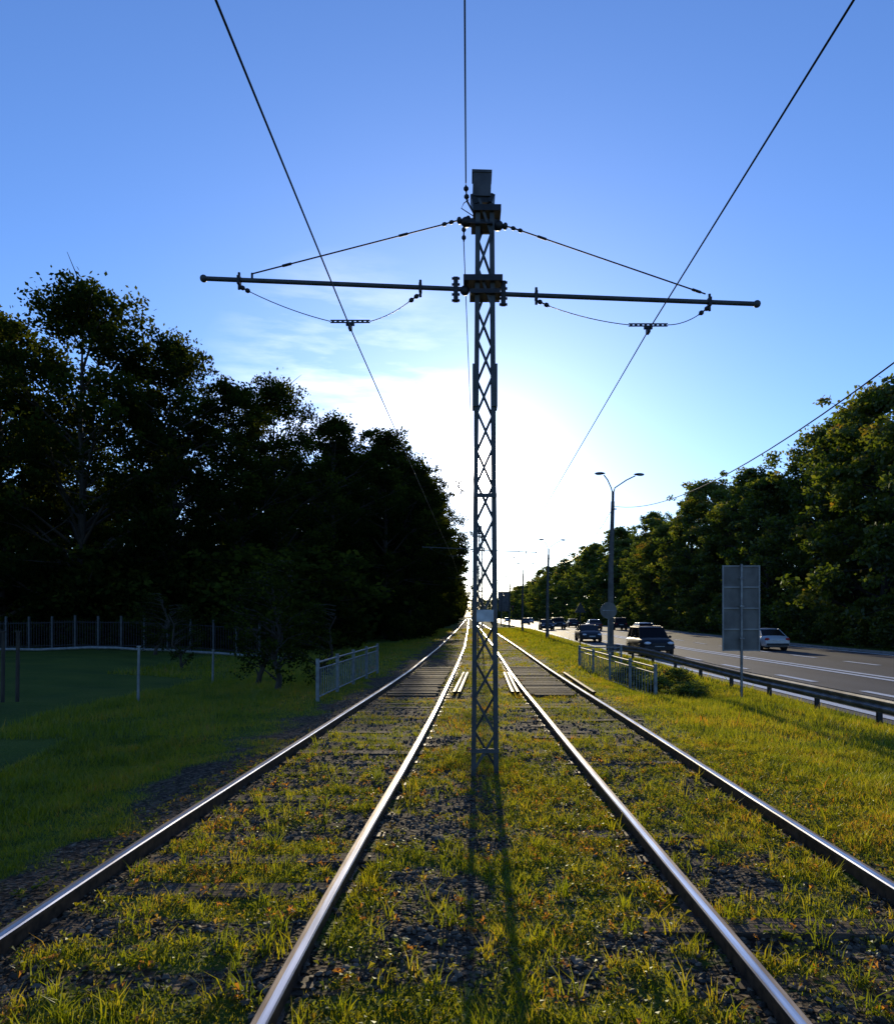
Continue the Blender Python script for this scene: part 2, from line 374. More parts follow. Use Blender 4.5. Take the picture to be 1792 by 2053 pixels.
N = 1100; cx = rng.uniform(-2.5, 5, N); cy = 2.5 + 9 * rng.random(N) ** 1.2; k = (grassy(cx, cy) > .2) & (railclear(cx, cy) > .12); cx, cy = cx[k], cy[k]
m_ = 13; X_ = np.repeat(cx, m_) + rng.normal(0, .025, len(cx) * m_); Y_ = np.repeat(cy, m_) + rng.normal(0, .025, len(cx) * m_)
blades(b, X_, Y_, np.repeat(rng.uniform(.06, .19, len(cx)), m_) * rng.uniform(.5, 1.1, len(X_)), .0065 * rng.uniform(.7, 1.5, len(X_)), np.clip(np.repeat(rng.uniform(.2, .75, len(cx)), m_) + rng.normal(0, .08, len(X_)), 0, 1))
b.obj('grass', [M_grass])
b = B()
N = 5000
cx = rng.uniform(-3, 4.5, N); cy = rng.uniform(2.4, 10, N); k = (grassy(cx, cy) > .15) & (railclear(cx, cy) > .1); cx, cy = cx[k], cy[k]; cz = zg(cx, cy)
for px, py, pz in zip(cx, cy, cz):
    n = rng.integers(4, 10); tt = min(1, max(0, rng.normal(.55, .3)))
    for i in range(n):
        a_ = rng.random() * 6.28; L = rng.uniform(.015, .045); up = rng.uniform(.1, .9) * L
        d_ = np.array([math.cos(a_), math.sin(a_), 0]); s_ = np.array([-d_[1], d_[0], 0]) * L * .35
        p0 = np.array([px + rng.normal(0, .02), py + rng.normal(0, .02), float(pz + rng.uniform(0.005, .04))])
        pm = p0 + d_ * L * .5 + [0, 0, up]; p1 = p0 + d_ * L + [0, 0, up * .8]
        b.add([p0, pm - s_, p1, pm + s_], np.array([[0, 1, 2, 3]]), 0, False, tt)
b.obj('weeds', [M_grass])

# ------------------------------------------------------------------ trees
def tree_mesh(name, seed, H, R, base, nclump, nleaf, ls, mats, top=.5, cs=1.):
    r_ = np.random.default_rng(seed); b = B()
    k = 7; tz = np.linspace(0, H * .9, k); tx = np.cumsum(r_.normal(0, .12, k)); ty = np.cumsum(r_.normal(0, .12, k)); tx -= tx[0]; ty -= ty[0]
    tr = np.linspace(H * .014 + .03, .03, k); tr[0] *= 1.4
    b.tube(np.stack([tx, ty, tz - .15], -1), tr, 1, 7)
    cl = []
    for i in range(nclump):
        fz = base + (1 - base) * ((i + r_.random()) / nclump) ** .85
        u = (fz - base) / (1 - base)
        prof_ = (math.sin(math.pi * min(1, (u * .86 + .12))) ** .65) * (1 - .35 * max(0, u - top))
        az = i * 2.4 + r_.normal(0, .4); rad = R * prof_ * r_.uniform(.4, 1.12)
        z0 = max(.08 * H, fz * H - rad * r_.uniform(.35, .8)); z1 = min(fz * H, H * (.99 - .25 * (rad / R) ** 2 * (u > .6)))
        p0 = np.array([np.interp(z0, tz, tx), np.interp(z0, tz, ty), z0]); p1 = np.array([math.cos(az) * rad, math.sin(az) * rad, z1])
        pm = (p0 + p1) / 2 + r_.normal(0, .25, 3) * H / 17 + [0, 0, .1 * rad]
        b.tube([p0, pm, p1], np.array([.02 + .010 * H * (1 - u) * .7, .05 * H / 17, .015]), 1, 5, False)
        cl.append((p1, r_.uniform(.13, .24) * R * cs, r_.normal(0, .12))); cl.append((pm * .4 + p1 * .6, r_.uniform(.10, .2) * R * cs, r_.normal(0, .12)))
        for q in range(3):
            e = p1 + r_.normal(0, .2 * R, 3) * [1, 1, .7]; b.tube([pm, (pm + e) / 2 + r_.normal(0, .1, 3) * H / 17, e], np.array([.035, .025, .01]) * H / 17, 1, 4, False)
            cl.append((e, r_.uniform(.07, .15) * R * cs, r_.normal(0, .15)))
    C = np.array([c[0] for c in cl]); S = np.array([c[1] for c in cl]); T = np.array([c[2] for c in cl])
    C[:, 2] = np.minimum(C[:, 2], H * .98)
    w = S ** 1.8; w /= w.sum(); i = r_.choice(len(cl), nleaf, p=w)
    d = r_.normal(0, 1, (nleaf, 3)); d /= np.linalg.norm(d, axis=1)[:, None]
    rad = r_.random(nleaf) ** .45
    stray = r_.random(nleaf) < .14; rad = np.where(stray, rad * 1.5, rad)
    P = C[i] + d * (rad * S[i])[:, None] * [1.1, 1.1, .8]
    P[:, 2] = np.maximum(P[:, 2], .1)
    u = r_.normal(0, 1, (nleaf, 3)); u /= np.linalg.norm(u, axis=1)[:, None]
    q = np.cross(u, r_.normal(0, 1, (nleaf, 3))); q /= np.linalg.norm(q, axis=1)[:, None]
    s_ = (ls * r_.uniform(.6, 1.4, nleaf))[:, None]
    V = np.stack([P - u * s_ * .6, P + q * s_ * .38, P + u * s_ * .6, P - q * s_ * .38], 1)
    F = np.arange(nleaf * 4).reshape(-1, 4)
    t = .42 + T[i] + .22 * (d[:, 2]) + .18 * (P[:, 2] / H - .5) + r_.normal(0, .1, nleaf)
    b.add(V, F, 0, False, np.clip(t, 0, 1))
    return b.mesh(name, mats)
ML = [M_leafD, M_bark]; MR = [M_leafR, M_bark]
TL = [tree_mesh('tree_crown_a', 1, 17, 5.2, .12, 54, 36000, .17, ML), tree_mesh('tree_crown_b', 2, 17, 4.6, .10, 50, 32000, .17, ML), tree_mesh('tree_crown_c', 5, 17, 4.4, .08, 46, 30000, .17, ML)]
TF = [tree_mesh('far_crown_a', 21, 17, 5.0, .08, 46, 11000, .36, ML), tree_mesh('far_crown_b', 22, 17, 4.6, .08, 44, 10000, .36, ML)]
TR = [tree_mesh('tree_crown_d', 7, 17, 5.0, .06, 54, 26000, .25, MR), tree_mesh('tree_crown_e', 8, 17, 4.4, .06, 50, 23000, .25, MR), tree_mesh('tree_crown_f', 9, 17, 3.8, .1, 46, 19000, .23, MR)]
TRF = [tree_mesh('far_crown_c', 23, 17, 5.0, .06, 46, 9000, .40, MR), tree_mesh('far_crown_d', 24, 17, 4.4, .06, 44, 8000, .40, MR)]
bushL = tree_mesh('bush_crown', 12, 3.2, 1.9, .02, 34, 4500, .16, ML, cs=1.3); bushR = tree_mesh('bush_crown_green', 13, 3.2, 1.9, .02, 34, 4500, .16, MR, cs=1.3)
sapling = tree_mesh('sapling_crown', 14, 3.4, 1.1, .15, 30, 2600, .075, ML, cs=1.2)
def plant(name, me, x, y, H, Hm=17., wide=1., parent=None):
    s = H / Hm; inst(name, me, (x, y, float(zg(x, y)) - .05), rng.random() * 6.28, (s * wide, s * wide, s), parent)
left = [(-19.6, 37, 18.2, 0, 1.0), (-15.9, 38.5, 16.4, 1, .85), (-24.5, 38, 17.2, 1, 1.05), (-29.5, 40, 17, 0, 1.1), (-13.8, 42, 15.0, 2, 1.0), (-12.3, 46, 16.4, 0, .8), (-10.0, 53, 16.4, 1, .95),
        (-20, 48, 13, 2, 1.1), (-27, 50, 14, 0, 1.1), (-7.0, 61, 17.4, 2, 1.0), (-5.9, 66.5, 17.0, 0, .85), (-5.4, 71.5, 16.6, 1, .95), (-5.3, 76.5, 16.8, 2, 1.05), (-5.2, 82, 17.2, 1, 1.0), (-5.3, 88, 16.8, 2, 1.1),
        (-9.0, 68, 17.2, 0, .95), (-8.6, 77, 17.2, 0, .95), (-9.0, 86, 17.2, 1, 1.1), (-11, 61, 16.2, 2, 1.1), (-15, 56, 14, 2, 1.1), (-14, 68, 15.5, 0, 1.1), (-13, 79, 16.5, 1, 1.2)]
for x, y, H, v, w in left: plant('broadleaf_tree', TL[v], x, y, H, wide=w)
far = empty('distant_trees')
for y in np.arange(95, 420, 9.5):
    plant('tree', TF[rng.integers(2)], -5.4 + rng.normal(0, .3) - (y > 200) * .5, y, rng.uniform(14.5, 17.5), wide=.98, parent=far)
for y in np.arange(90, 200, 18): plant('tree', TF[rng.integers(2)], -15 + rng.normal(0, 1), y, rng.uniform(14, 17), wide=1.2, parent=far)
for i in range(10): plant('tree', TF[i % 2], -20 - 6 * i, 62 + rng.uniform(0, 14), rng.uniform(12, 15), wide=1.2, parent=far)
for i in range(8): plant('tree', TF[i % 2], -34 - 5 * i, 44 + rng.uniform(0, 10), rng.uniform(14, 18), wide=1.2, parent=far)
und = empty('undergrowth')
for i in range(38):
    y = 37 + i * 1.3 + rng.normal(0, .6); x = -9.5 - max(0, (52 - y)) * .5 - rng.random() * 3
    plant('bush', bushL, x, y, rng.uniform(2.6, 4.5), 3.2, 1.2, und)
for i in range(34): plant('bush', bushL, -9 - i * 1.1, 37 + rng.uniform(0, 6), rng.uniform(3, 5.5), 3.2, 1.35, und)
for y in np.arange(56, 240, 4.2): plant('bush', bushL, -4.7 - rng.random() * 1.5, y, rng.uniform(2, 4.5), 3.2, .9, und)
y = 44.0; i = 0
while y < 150:
    plant('broadleaf_tree', TR[i % 3], 30.5 + rng.normal(0, 1.3), y, rng.uniform(14.4, 18.8), wide=rng.uniform(.9, 1.15)); i += 1; y += rng.uniform(5.5, 8.5)
for y in np.arange(152, 800, 12): plant('tree', TRF[rng.integers(2)], 31 + rng.normal(0, 1.5), y, rng.uniform(15, 20), wide=1.1, parent=far)
for y in np.arange(48, 160, 11): plant('tree', TRF[rng.integers(2)], 39 + rng.normal(0, 1.2), y, rng.uniform(14, 16.5), wide=1.2, parent=far)
for i in range(7): plant('tree', TRF[i % 2], 38 + i * 6, 42 + rng.uniform(-3, 6), rng.uniform(15, 18), wide=1.2, parent=far)
for i in range(14): plant('tree', TRF[i % 2], 8 + i * 5 + rng.normal(0, 1), 640 + rng.uniform(0, 80), rng.uniform(12, 20), wide=1.3, parent=far)
for i in range(14): plant('tree', TF[i % 2], -8 - i * 8, 500 + rng.uniform(0, 80), rng.uniform(12, 18), wide=1.3, parent=far)
for y in np.arange(46, 190, 3.6): plant('bush', bushR, 28 + rng.normal(0, .6), y, rng.uniform(2.2, 4.8), 3.2, 1.2, und)
plant('young_tree', sapling, -4.9, 18.5, 3.4, 3.4, 1.0); plant('young_tree', sapling, -5.9, 20.2, 3.2, 3.4, 1.0); plant('young_tree', sapling, -4.1, 19.4, 2.3, 3.4, 1.0)
plant('young_tree', sapling, -9.8, 25, 2.3, 3.4, .9); plant('young_tree', sapling, -13.2, 30.5, 2.6, 3.4, 1.3)
for x, y, h in ((5.6, 21.5, .75), (6.1, 20.3, .6), (5.2, 23.5, .8), (5.7, 19.2, .6), (6.5, 22.5, .6)): plant('shrub', bushR, x, y, h, 3.2, 1.5)

# ------------------------------------------------------------------ overhead line pole
def pole_mesh():
    b = B(); S = 168.6
    A = lambda u, v, y=0.: np.array([(u - 972) / S, y, (1550 - v) / S])
    G, D, Cc, W = 0, 1, 2, 3
    H = 6.75
    wl = lambda z: .165 - .055 * z / H
    for sx in (-1, 1):
        for fy in (-1, 1):
            p0 = np.array([sx * (wl(0) - .03), fy * .09, -.2]); p1 = np.array([sx * (wl(H) - .028), fy * .07, H])
            for dx, dy, sxw, syw in ((0, 0, .055, .010), (sx * .023, -fy * .028, .010, .055)):
                o = np.array([dx, dy, 0]); h = np.array([sxw, syw, 0]) / 2
                q = [p + o + np.array([i * h[0], j * h[1], 0]) for p in (p0, p1) for i, j in ((-1, -1), (1, -1), (1, 1), (-1, 1))]
                b.add(q, np.array([[0, 1, 5, 4], [1, 2, 6, 5], [2, 3, 7, 6], [3, 0, 4, 7], [4, 5, 6, 7]]), G)
    z = .08; k = 0
    while z < H - .3:
        z1 = z + .42; s = 1 if k % 2 else -1
        for fy, q in ((-1, s), (1, -s)):
            p0 = np.array([q * (wl(z) - .04), fy * .098, z]); p1 = np.array([-q * (wl(z1) - .04), fy * .098 - fy * .0015 * k, z1])
            d = p1 - p0; L = np.linalg.norm(d); b.box((p0 + p1) / 2, (L, .008, .030), G, ry=-math.atan2(d[2], d[0]))
        z = z1; k += 1
    for zz_ in (.3, 3.3): b.box((0, -.112, zz_), (2 * wl(zz_), .01, .05), G)
    for sx in (-1, 1): b.box((sx * .112, 0, 4.6), (.07, .21, .5), G)
    b.box(A(966, 375), (.215, .22, .30), Cc, ry=.03); b.box(A(966, 352), (.235, .24, .03), Cc, ry=.03)
    b.box(A(966, 400), (.19, .18, .14), D)
    b.box(A(976, 424), (.33, .24, .07), D); b.box(A(985, 403), (.05, .2, .1), D, ry=.4); b.box(A(950, 405), (.05, .2, .12), D, ry=-.3)
    b.box(A(966, 445), (.36, .1, .045), D); b.box(A(966, 455), (.25, .25, .02), D)
    def chain(p, q, n=3, r=.026):
        p, q = np.array(p), np.array(q)
        b.tube([p, q], .009, D, 6)
        for i in range(n):
            f = (i + .5) / n; c = p + (q - p) * f; dd = (q - p) / np.linalg.norm(q - p)
            b.tube([c - dd * .028, c - dd * .012, c + dd * .012, c + dd * .028], [r * .5, r, r, r * .5], D, 8)
    chain(A(948, 436), A(912, 441), 2, .042); chain(A(912, 441), A(884, 449), 2, .024)
    chain(A(985, 446), A(1022, 453), 2, .042); chain(A(1022, 453), A(1050, 462), 2, .024)
    b.ball(A(935, 443), (.07, .06, .06), D); b.ball(A(998, 450), (.07, .06, .06), D)
    b.tube([A(884, 449), A(508, 546)], .0085, D, 6); b.tube([A(1050, 462), A(1414, 587)], .0085, D, 6)
    for p, q, f in ((A(884, 449), A(508, 546), .2), (A(884, 449), A(508, 546), .82), (A(1050, 462), A(1414, 587), .1), (A(1050, 462), A(1414, 587), .95)):
        c = p + (q - p) * f; dd = (q - p) / np.linalg.norm(q - p); b.tube([c - dd * .055, c + dd * .055], .016, D, 6)
    b.tube([A(412, 556), A(940, 578)], .027, G, 10); b.tube([A(1000, 587), A(1516, 607)], .027, G, 10)
    b.ball(A(409, 556), .045, G); b.ball(A(1517, 607), .045, G)
    for u, v in ((914, 578), (1009, 586)):
        b.box(A(u, v), (.055, .07, .28), D)
        for w_ in (-22, -10, 10, 22): b.tube([A(u - 8, v + w_), A(u + 8, v + w_)], .016, D, 6)
    b.box(A(968, 564), (.46, .28, .07), D); b.box(A(972, 590), (.36, .26, .05), D)
    b.ball(A(932, 580), (.06, .05, .06), D); b.ball(A(993, 585), (.06, .05, .06), D)
    for u, v in ((480, 560), (843, 575), (1075, 590), (1422, 603)):
        b.tube([A(u, v - 16), A(u, v + 18)], .016, D, 6); b.box(A(u, v), (.035, .075, .10), D)
    b.tube([A(506, 560), A(506, 545)], .014, D, 6)
    def sus(p, c1, bl, br, c2, q):
        chain(p, c1, 2, .028)
        def sag(a, e, s):
            tt = np.linspace(0, 1, 9)[:, None]; pts = a + (e - a) * tt; pts[:, 2] -= (4 * tt * (1 - tt))[:, 0] * s; b.tube(pts, .0055, D, 5)
        sag(c1, bl, .03); sag(br, c2, .03); chain(q, c2, 2, .028)
        c = (bl + br) / 2
        for i in range(8): 
            f = (i + .5) / 8; pc = bl + (br - bl) * f; b.box(pc, (.03, .02, .035), D)
        b.box(c + [0, 0, .013], ((br - bl)[0], .022, .008), D); b.box(c - [0, 0, .013], ((br - bl)[0], .022, .008), D)
        b.box(c - [0, 0, .035], (.1, .03, .03), D); b.box(c - [0, 0, .07], (.035, .1, .06), D)
    sus(A(482, 572), A(502, 583), A(663, 642), A(742, 642), A(820, 603), A(840, 588))
    sus(A(1076, 600), A(1102, 612), A(1260, 649), A(1338, 649), A(1400, 629), A(1422, 612))
    chain(A(934, 368), A(936, 400), 2, .03); b.tube([A(936, 400), A(950, 425)], .012, D, 6)
    chain(A(930, 450), A(930, 482), 2, .026)
    b.tube([A(948, 430), A(925, 415), A(930, 405), A(940, 398)], .006, D, 5)
    b.box(A(972, 1232, -.125), (.2, .006, .14), W)
    return b.mesh('lattice_pole', [M_pole, M_dark, M_cap, M_white])
PM = pole_mesh()
PX = [.2, .72, .95, 1.05, 1.1, 1.2, 1.3, 1.4, 1.5]; PYs = [8.6 + 33.4 * i for i in range(9)]
for x, y in zip(PX, PYs): inst('overhead_line_pole', PM, (x, y, -.13))
def line(b, pts, r, sag=.0):
    for p, q in zip(pts[:-1], pts[1:]):
        p, q = np.array(p, float), np.array(q, float); tt = np.linspace(0, 1, 25)[:, None]
        c = p + (q - p) * tt; c[:, 2] -= (4 * tt * (1 - tt))[:, 0] * sag; b.tube(c, r, 0, 6, False)
zc = 5.16
b = B(); line(b, [(-1.39, -24.8, zc), (-1.39, 8.6, zc)] + [(x - 1.62, y, zc) for x, y in zip(PX[1:], PYs[1:])], .008, .02); b.obj('overhead_wire', [M_wire])
b = B(); line(b, [(1.98, -24.8, zc), (2.15, 8.6, zc)] + [(x + 2.0, y, zc) for x, y in zip(PX[1:], PYs[1:])], .008, .02); b.obj('overhead_wire', [M_wire])
b = B(); line(b, [(-.05, -24.8, 6.95), (-.025, 8.6, 6.9)], .008, .15); line(b, [(-.05, 8.6, 6.2)] + [(x - .25, y, 6.2) for x, y in zip(PX[1:], PYs[1:])], .006, .25); b.obj('feeder_cable', [M_wire])

# ------------------------------------------------------------------ street lamps
def lamp_mesh():
    b = B()
    b.tube([(0, 0, -.3), (0, 0, 1.2), (0.02, 0, 4), (.1, 0, 6.9)], [.15, .14, .115, .08], 0, 12)
    b.tube([(.1, 0, 6.6), (.11, 0, 7.35)], .06, 1, 8)
    for s, ex, ey in ((-1, .42, -.1), (1, 1.0, .1)):
        b.tube([(.11, 0, 7.2), (.11 + s * .08, 0, 7.5), (.11 + s * ex * .6, ey * .5, 7.85), (.11 + s * ex, ey, 8.05)], .028, 1, 7)
        c = np.array([.11 + s * (ex + .18), ey * 1.1, 8.12])
        b.ball(c, (.24, .10, .06), 1, 12, 8); b.ball(c + [s * .05, 0, -.035], (.16, .075, .045), 2, 10, 6)
    b.box((.12, -.09, 6.55), (.25, .06, .05), 1)
    return b.mesh('lamp_post', [M_conc, M_dark, M_head])
LM = lamp_mesh()
LY = [4.0] + [32 + 27.3 * i for i in range(9)]; LX = [6.4, 6.3] + [6.5] * 8
for x, y in zip(LX, LY): inst('street_lamp', LM, (x, y, float(zg(x, y))), 0)
b = B(); line(b, [(x + .15, y, 6.62) for x, y in zip(LX, LY)], .013, 1.3); b.obj('lamp_cable', [M_wire])

# ------------------------------------------------------------------ railings
def railing(name, p, q, h, nb, npan):
    p, q = np.array(p, float), np.array(q, float); b = B()
    rz = math.atan2(q[1] - p[1], q[0] - p[0])
    at = lambda f, z: np.array([*(p + (q - p) * f)[:2], (p + (q - p) * f)[2] + z])
    for i in range(npan + 1):
        c = at(i / npan, h / 2 - .1); b.box(c, (.07, .07, h + .22), 0, rz=rz)
    for zz in (h * .93, h * .16, h * .78):
        pts = np.array([at(0, zz), at(1, zz)]); b.tube(pts, .018 if zz != h * .93 else .024, 0, 6)
    for i in range(nb):
        f = (i + .5) / nb; b.tube([at(f, h * .16), at(f, h * .78)], .011, 0, 5)
    return b.obj(name, [M_fence])
railing('metal_railing', (-3.32, 16, -.2), (-2.95, 23.6, -.15), 1.0, 36, 4)
railing('metal_railing', (4.66, 18, -.45), (4.15, 27, -.35), 1.0, 36, 4)
railing('metal_railing', (5.75, 27.2, -.35), (4.2, 27.2, -.35), 1.0, 10, 1)

b = B()
gx = np.array([6.3, 6.5, 6.8, 7.4, 7.9, 8.2, 8.35, 8.4]); gy = np.array([32.8, 33.4, 32.5, 27, 20, 15, 8, -12.])
tt = np.linspace(0, 1, 60); d_ = np.concatenate([[0], np.cumsum(np.hypot(np.diff(gx), np.diff(gy)))]); d_ /= d_[-1]
px_ = np.interp(tt, d_, gx); py_ = np.interp(tt, d_, gy)
pf = [(0, .30), (.0, .33), (-.05, .36), (-.05, .41), (0, .44), (-.0, .47), (-.05, .50), (-.05, .55), (0, .58), (.0, .60)]
zz = np.minimum(zg(px_, py_), -.12); zz = np.interp(np.arange(60), np.arange(0, 60, 6), zz[::6])
v = np.stack([np.stack([px_ + o, py_, zz + h_], -1) for o, h_ in pf], 1); k = len(pf)
b.add(v, np.array([[i * k + j, i * k + j + 1, (i + 1) * k + j + 1, (i + 1) * k + j] for i in range(59) for j in range(k - 1)]), 0, True)
for i in range(1, 60, 3): b.box((px_[i] + .08, py_[i], zz[i] + .15), (.1, .07, .85), 1)
b.obj('guardrail', [M_steel, M_dark])

b = B()
for i in range(40):
    x = -9.5 - i * 1.05; z = float(zg(x, 33)); b.box((x, 33, z + .75), (.08, .08, 1.6 + rng.normal(0, .03)), 0)
    for j in range(8): b.box((x - .06 - j * .118 - .06, 33, z + .7), (.022, .022, 1.25), 1)
for zz_ in (.2, 1.25): b.tube([(x, 33, float(zg(x, 33)) + zz_) for x in np.linspace(-9.5, -51, 30)], .025, 1, 5)
b.obj('metal_fence', [M_fdark, M_dark])
b = B()
b.tube([(x, 31.5, float(zg(x, 31.5)) + .12) for x in np.linspace(-7.5, -40, 30)], .06, 0, 7); b.obj('heating_pipe', [M_fence])
def stake(x, y, h, r=.03, m=M_fence):
    b = B(); b.tube([(0, 0, -.15), (.01, 0, h * .6), (.02, 0, h)], [r, r, r * .85], 0, 7); b.box((.02, 0, h), (r * 2.2, r * 2.2, .03), 0)
    b.obj('wooden_stake', [m], None, (x, y, float(zg(x, y))))
stake(-7.2, 15.8, 1.2); stake(-7.3, 20.7, .95); stake(-9.9, 15.4, 1.5, .04, M_bark); stake(-9.65, 15.5, 1.5, .04, M_bark)

# ------------------------------------------------------------------ signs
b = B()
b.tube([(0, 0, -.3), (0, 0, 3.35)], .035, 1, 8)
b.box((0, .045, 2.25), (.9, .012, 2.12), 0)
for x in (-.45, -.02, .45): b.box((x, .026, 2.25), (.035, .030, 2.14), 2)
for i in range(5): b.box((0, .022, 1.2 + i * .525), (.92, .03, .03), 2)
for z in (1.5, 2.3, 3.0): b.box((0, -.0, z), (.12, .1, .03), 1)
b.obj('information_sign', [M_signback, M_steel, M_signrib], None, (6.8, 18.0, -.3))
b = B(); b.tube([(0, 0, -.2), (0, 0, 2.4)], .03, 1, 8)
b.tube([(0, -.05, 2.1), (0, -.035, 2.1)], .36, 0, 24); b.box((0, -.06, 2.1), (.5, .02, .04), 1)
b.obj('round_traffic_sign', [M_signback, M_steel], None, (6.05, 31.2, -.1))
b = B(); b.tube([(0, 0, -.2), (0, 0, 2.7)], .035, 1, 8)
b.add([(-.33, -.04, 2.1), (.33, -.04, 2.1), (0, -.04, 2.68), (-.33, -.055, 2.1), (.33, -.055, 2.1), (0, -.055, 2.68)], [[0, 1, 2], [5, 4, 3], [0, 3, 4, 1], [1, 4, 5, 2], [2, 5, 3, 0]], 0)
b.box((0, -.02, 2.3), (.4, .03, .04), 1)
b.obj('triangular_warning_sign', [M_dark, M_dark], None, (6.2, 40, -.15))
b = B(); b.tube([(0, 0, 0), (0, 0, 3.0)], .06, 1, 8); b.box((0, 0, 3.3), (.34, .25, .95), 1)
for i in range(3): b.tube([(0, -.13, 3.6 - i * .3), (0, -.22, 3.6 - i * .3)], .11, 2 if i == 0 else 1, 10)
b.obj('traffic_light', [M_signback, M_dark, M_tail], None, (8.0, 130, -.1))
b = B(); b.tube([(0, 0, 0), (0, 0, 3.0)], .12, 1, 8); b.box((0, 0, 5.2), (2.4, .2, 4.4), 0); b.box((0, 0, 5.2), (2.5, .12, 4.5), 1)
b.obj('advertising_pylon', [M_signback, M_dark], None, (8.1, 165, -.1))

# ------------------------------------------------------------------ cars
def car_mesh(name, pm, suv=False, estate=False):
    b = B(); W = .88; P, GL, TY, RM, HL, TLm, DK, WH = range(8)
    if suv: st = [(-2.2, .45, .75, .80), (-2.15, .38, .98, .86), (-1.4, .36, 1.02, .9), (0, .34, 1.03, .91), (1.0, .34, 1.03, .9), (1.5, .36, 1.0, .89), (2.0, .38, .92, .86), (2.2, .45, .70, .78)]; roof = 1.66
    else: st = [(-2.25, .40, .70, .74), (-2.18, .28, .90, .82), (-1.6, .24, .95, .87), (0, .22, .92, .89), (1.0, .22, .92, .88), (1.5, .24, .86, .87), (2.0, .26, .76, .82), (2.22, .36, .58, .72)]; roof = 1.44
    rows = []
    for y, zb, zt, w in st:
        zm = (zb + zt) / 2
        half = [(w * .86, zb), (w * .99, zb + .1), (w, zm), (w * .97, zt - .08), (w * .86, zt), (w * .45, zt + .035)]
        rows.append([(x, y, z) for x, z in half] + [(-x, y, z) for x, z in half[::-1]])
    v = np.array(rows); k = 12
    f = [[i * k + j, i * k + (j + 1) % k, (i + 1) * k + (j + 1) % k, (i + 1) * k + j] for i in range(len(st) - 1) for j in range(k)]
    b.add(v, np.array(f), P, True); b.add(v[0], [list(range(k))], P); b.add(v[-1], [list(range(k))[::-1]], P)
    zb = st[3][2] - .02
    if suv: bt = (-2.05, 1.05); tp = (-1.8, .35)
    elif estate: bt = (-2.0, 1.15); tp = (-1.65, .3)
    else: bt = (-1.75, 1.15); tp = (-.95, .25)
    wb, wt = .80, .62 if not suv else .68
    zt = roof - .05
    q = lambda w, y, z: (w, y, z)
    V = [q(-wb, bt[0], zb), q(wb, bt[0], zb), q(wb, bt[1], zb), q(-wb, bt[1], zb), q(-wt, tp[0], zt), q(wt, tp[0], zt), q(wt, tp[1], zt), q(-wt, tp[1], zt)]
    b.add(V, np.array([[0, 1, 5, 4], [1, 2, 6, 5], [2, 3, 7, 6], [3, 0, 4, 7]]), GL)
    ym = (tp[0] + tp[1]) / 2
    R = []
    for y, w, z in ((tp[0] - .06, wt - .02, zt - .03), (tp[0] + .15, wt + .01, zt + .03), (ym, wt + .015, zt + .05), (tp[1] - .15, wt + .01, zt + .035), (tp[1] + .06, wt - .02, zt - .025)):
        R.append([(-w, y, z - .03), (-w * .85, y, z + .0), (0, y, z + .02), (w * .85, y, z), (w, y, z - .03)])
    b.add(np.array(R), np.array([[i * 5 + j, i * 5 + j + 1, (i + 1) * 5 + j + 1, (i + 1) * 5 + j] for i in range(4) for j in range(4)]), P, True)
    V = np.array(V)
    for s in (0, 1):
        for lo, hi in (((0, 4), (3, 7)) if s == 0 else ((1, 5), (2, 6))):
            b.tube([V[lo], V[hi]], .028, P, 5)
        lo, hi = (0, 3) if s == 0 else (1, 2); l4, h4 = (4, 7) if s == 0 else (5, 6)
        b.tube([V[l4], V[h4]], .03, P, 5)
        for f_ in (.45,) if not (suv or estate) else (.3, .62):
            b.tube([V[lo] * (1 - f_) + V[hi] * f_, V[l4] * (1 - f_) + V[h4] * f_], .026, P, 5)
    b.tube([V[0], V[3]], .02, P, 5); b.tube([V[1], V[2]], .02, P, 5)
    wr = .37 if suv else .32
    for x in (-1, 1):
        for y in (-1.33, 1.36):
            b.tube([(x * (W - .2), y, wr + .02), (x * (W + .008), y, wr + .02)], wr + .06, DK, 18)
            b.tube([(x * (W - .18), y, wr), (x * (W + .02), y, wr), (x * (W + .035), y, wr)], [wr, wr, wr - .03], TY, 18)
            b.tube([(x * (W), y, wr), (x * (W + .045), y, wr)], wr * .62, RM, 12)
        b.ball((x * (W + .09), .72, zb + .08), (.1, .06, .075), P, 8, 5)
        b.ball((x * .62, st[-1][0] - .1, st[-2][2] - .14), (.2, .13, .085), HL, 10, 6)
        b.ball((x * .66, st[0][0] + .06, st[1][2] - .14), (.17, .10, .10), TLm, 10, 6)
    yf = st[-1][0]
    b.box((0, yf + .0, st[-2][2] - .2), (.75, .05, .13), DK); b.box((0, yf + .02, st[-1][1] + .02), (1.25, .08, .12), DK)
    b.box((0, yf + .05, st[-1][1] + .12), (.52, .02, .11), WH)
    b.box((0, st[0][0] - .02, st[0][1] + .28), (.52, .03, .11), WH); b.box((0, st[0][0] - .0, st[0][1] + .02), (1.4, .1, .14), DK)
    b.box((0, 0, .27 if not suv else .4), (1.45, 3.6, .12), DK)
    if suv:
        for x in (-.6, .6): b.tube([(x, -1.6, roof + .03), (x, .2, roof + .03)], .018, DK, 5)
        b.box((0, yf + .06, .55), (1.6, .08, .1), DK)
    return b.mesh(name, [pm, M_glass, M_tyre, M_rim, M_head, M_tail, M_dark, M_white])
Pb = paint('paint_black', (.012, .012, .015), 0); Pg = paint('paint_dark_blue', (.02, .027, .04), 0); Ps = paint('paint_silver', (.38, .39, .40)); Pw = paint('paint_white', (.6, .6, .6)); Pr = paint('paint_dark_red', (.10, .02, .02))
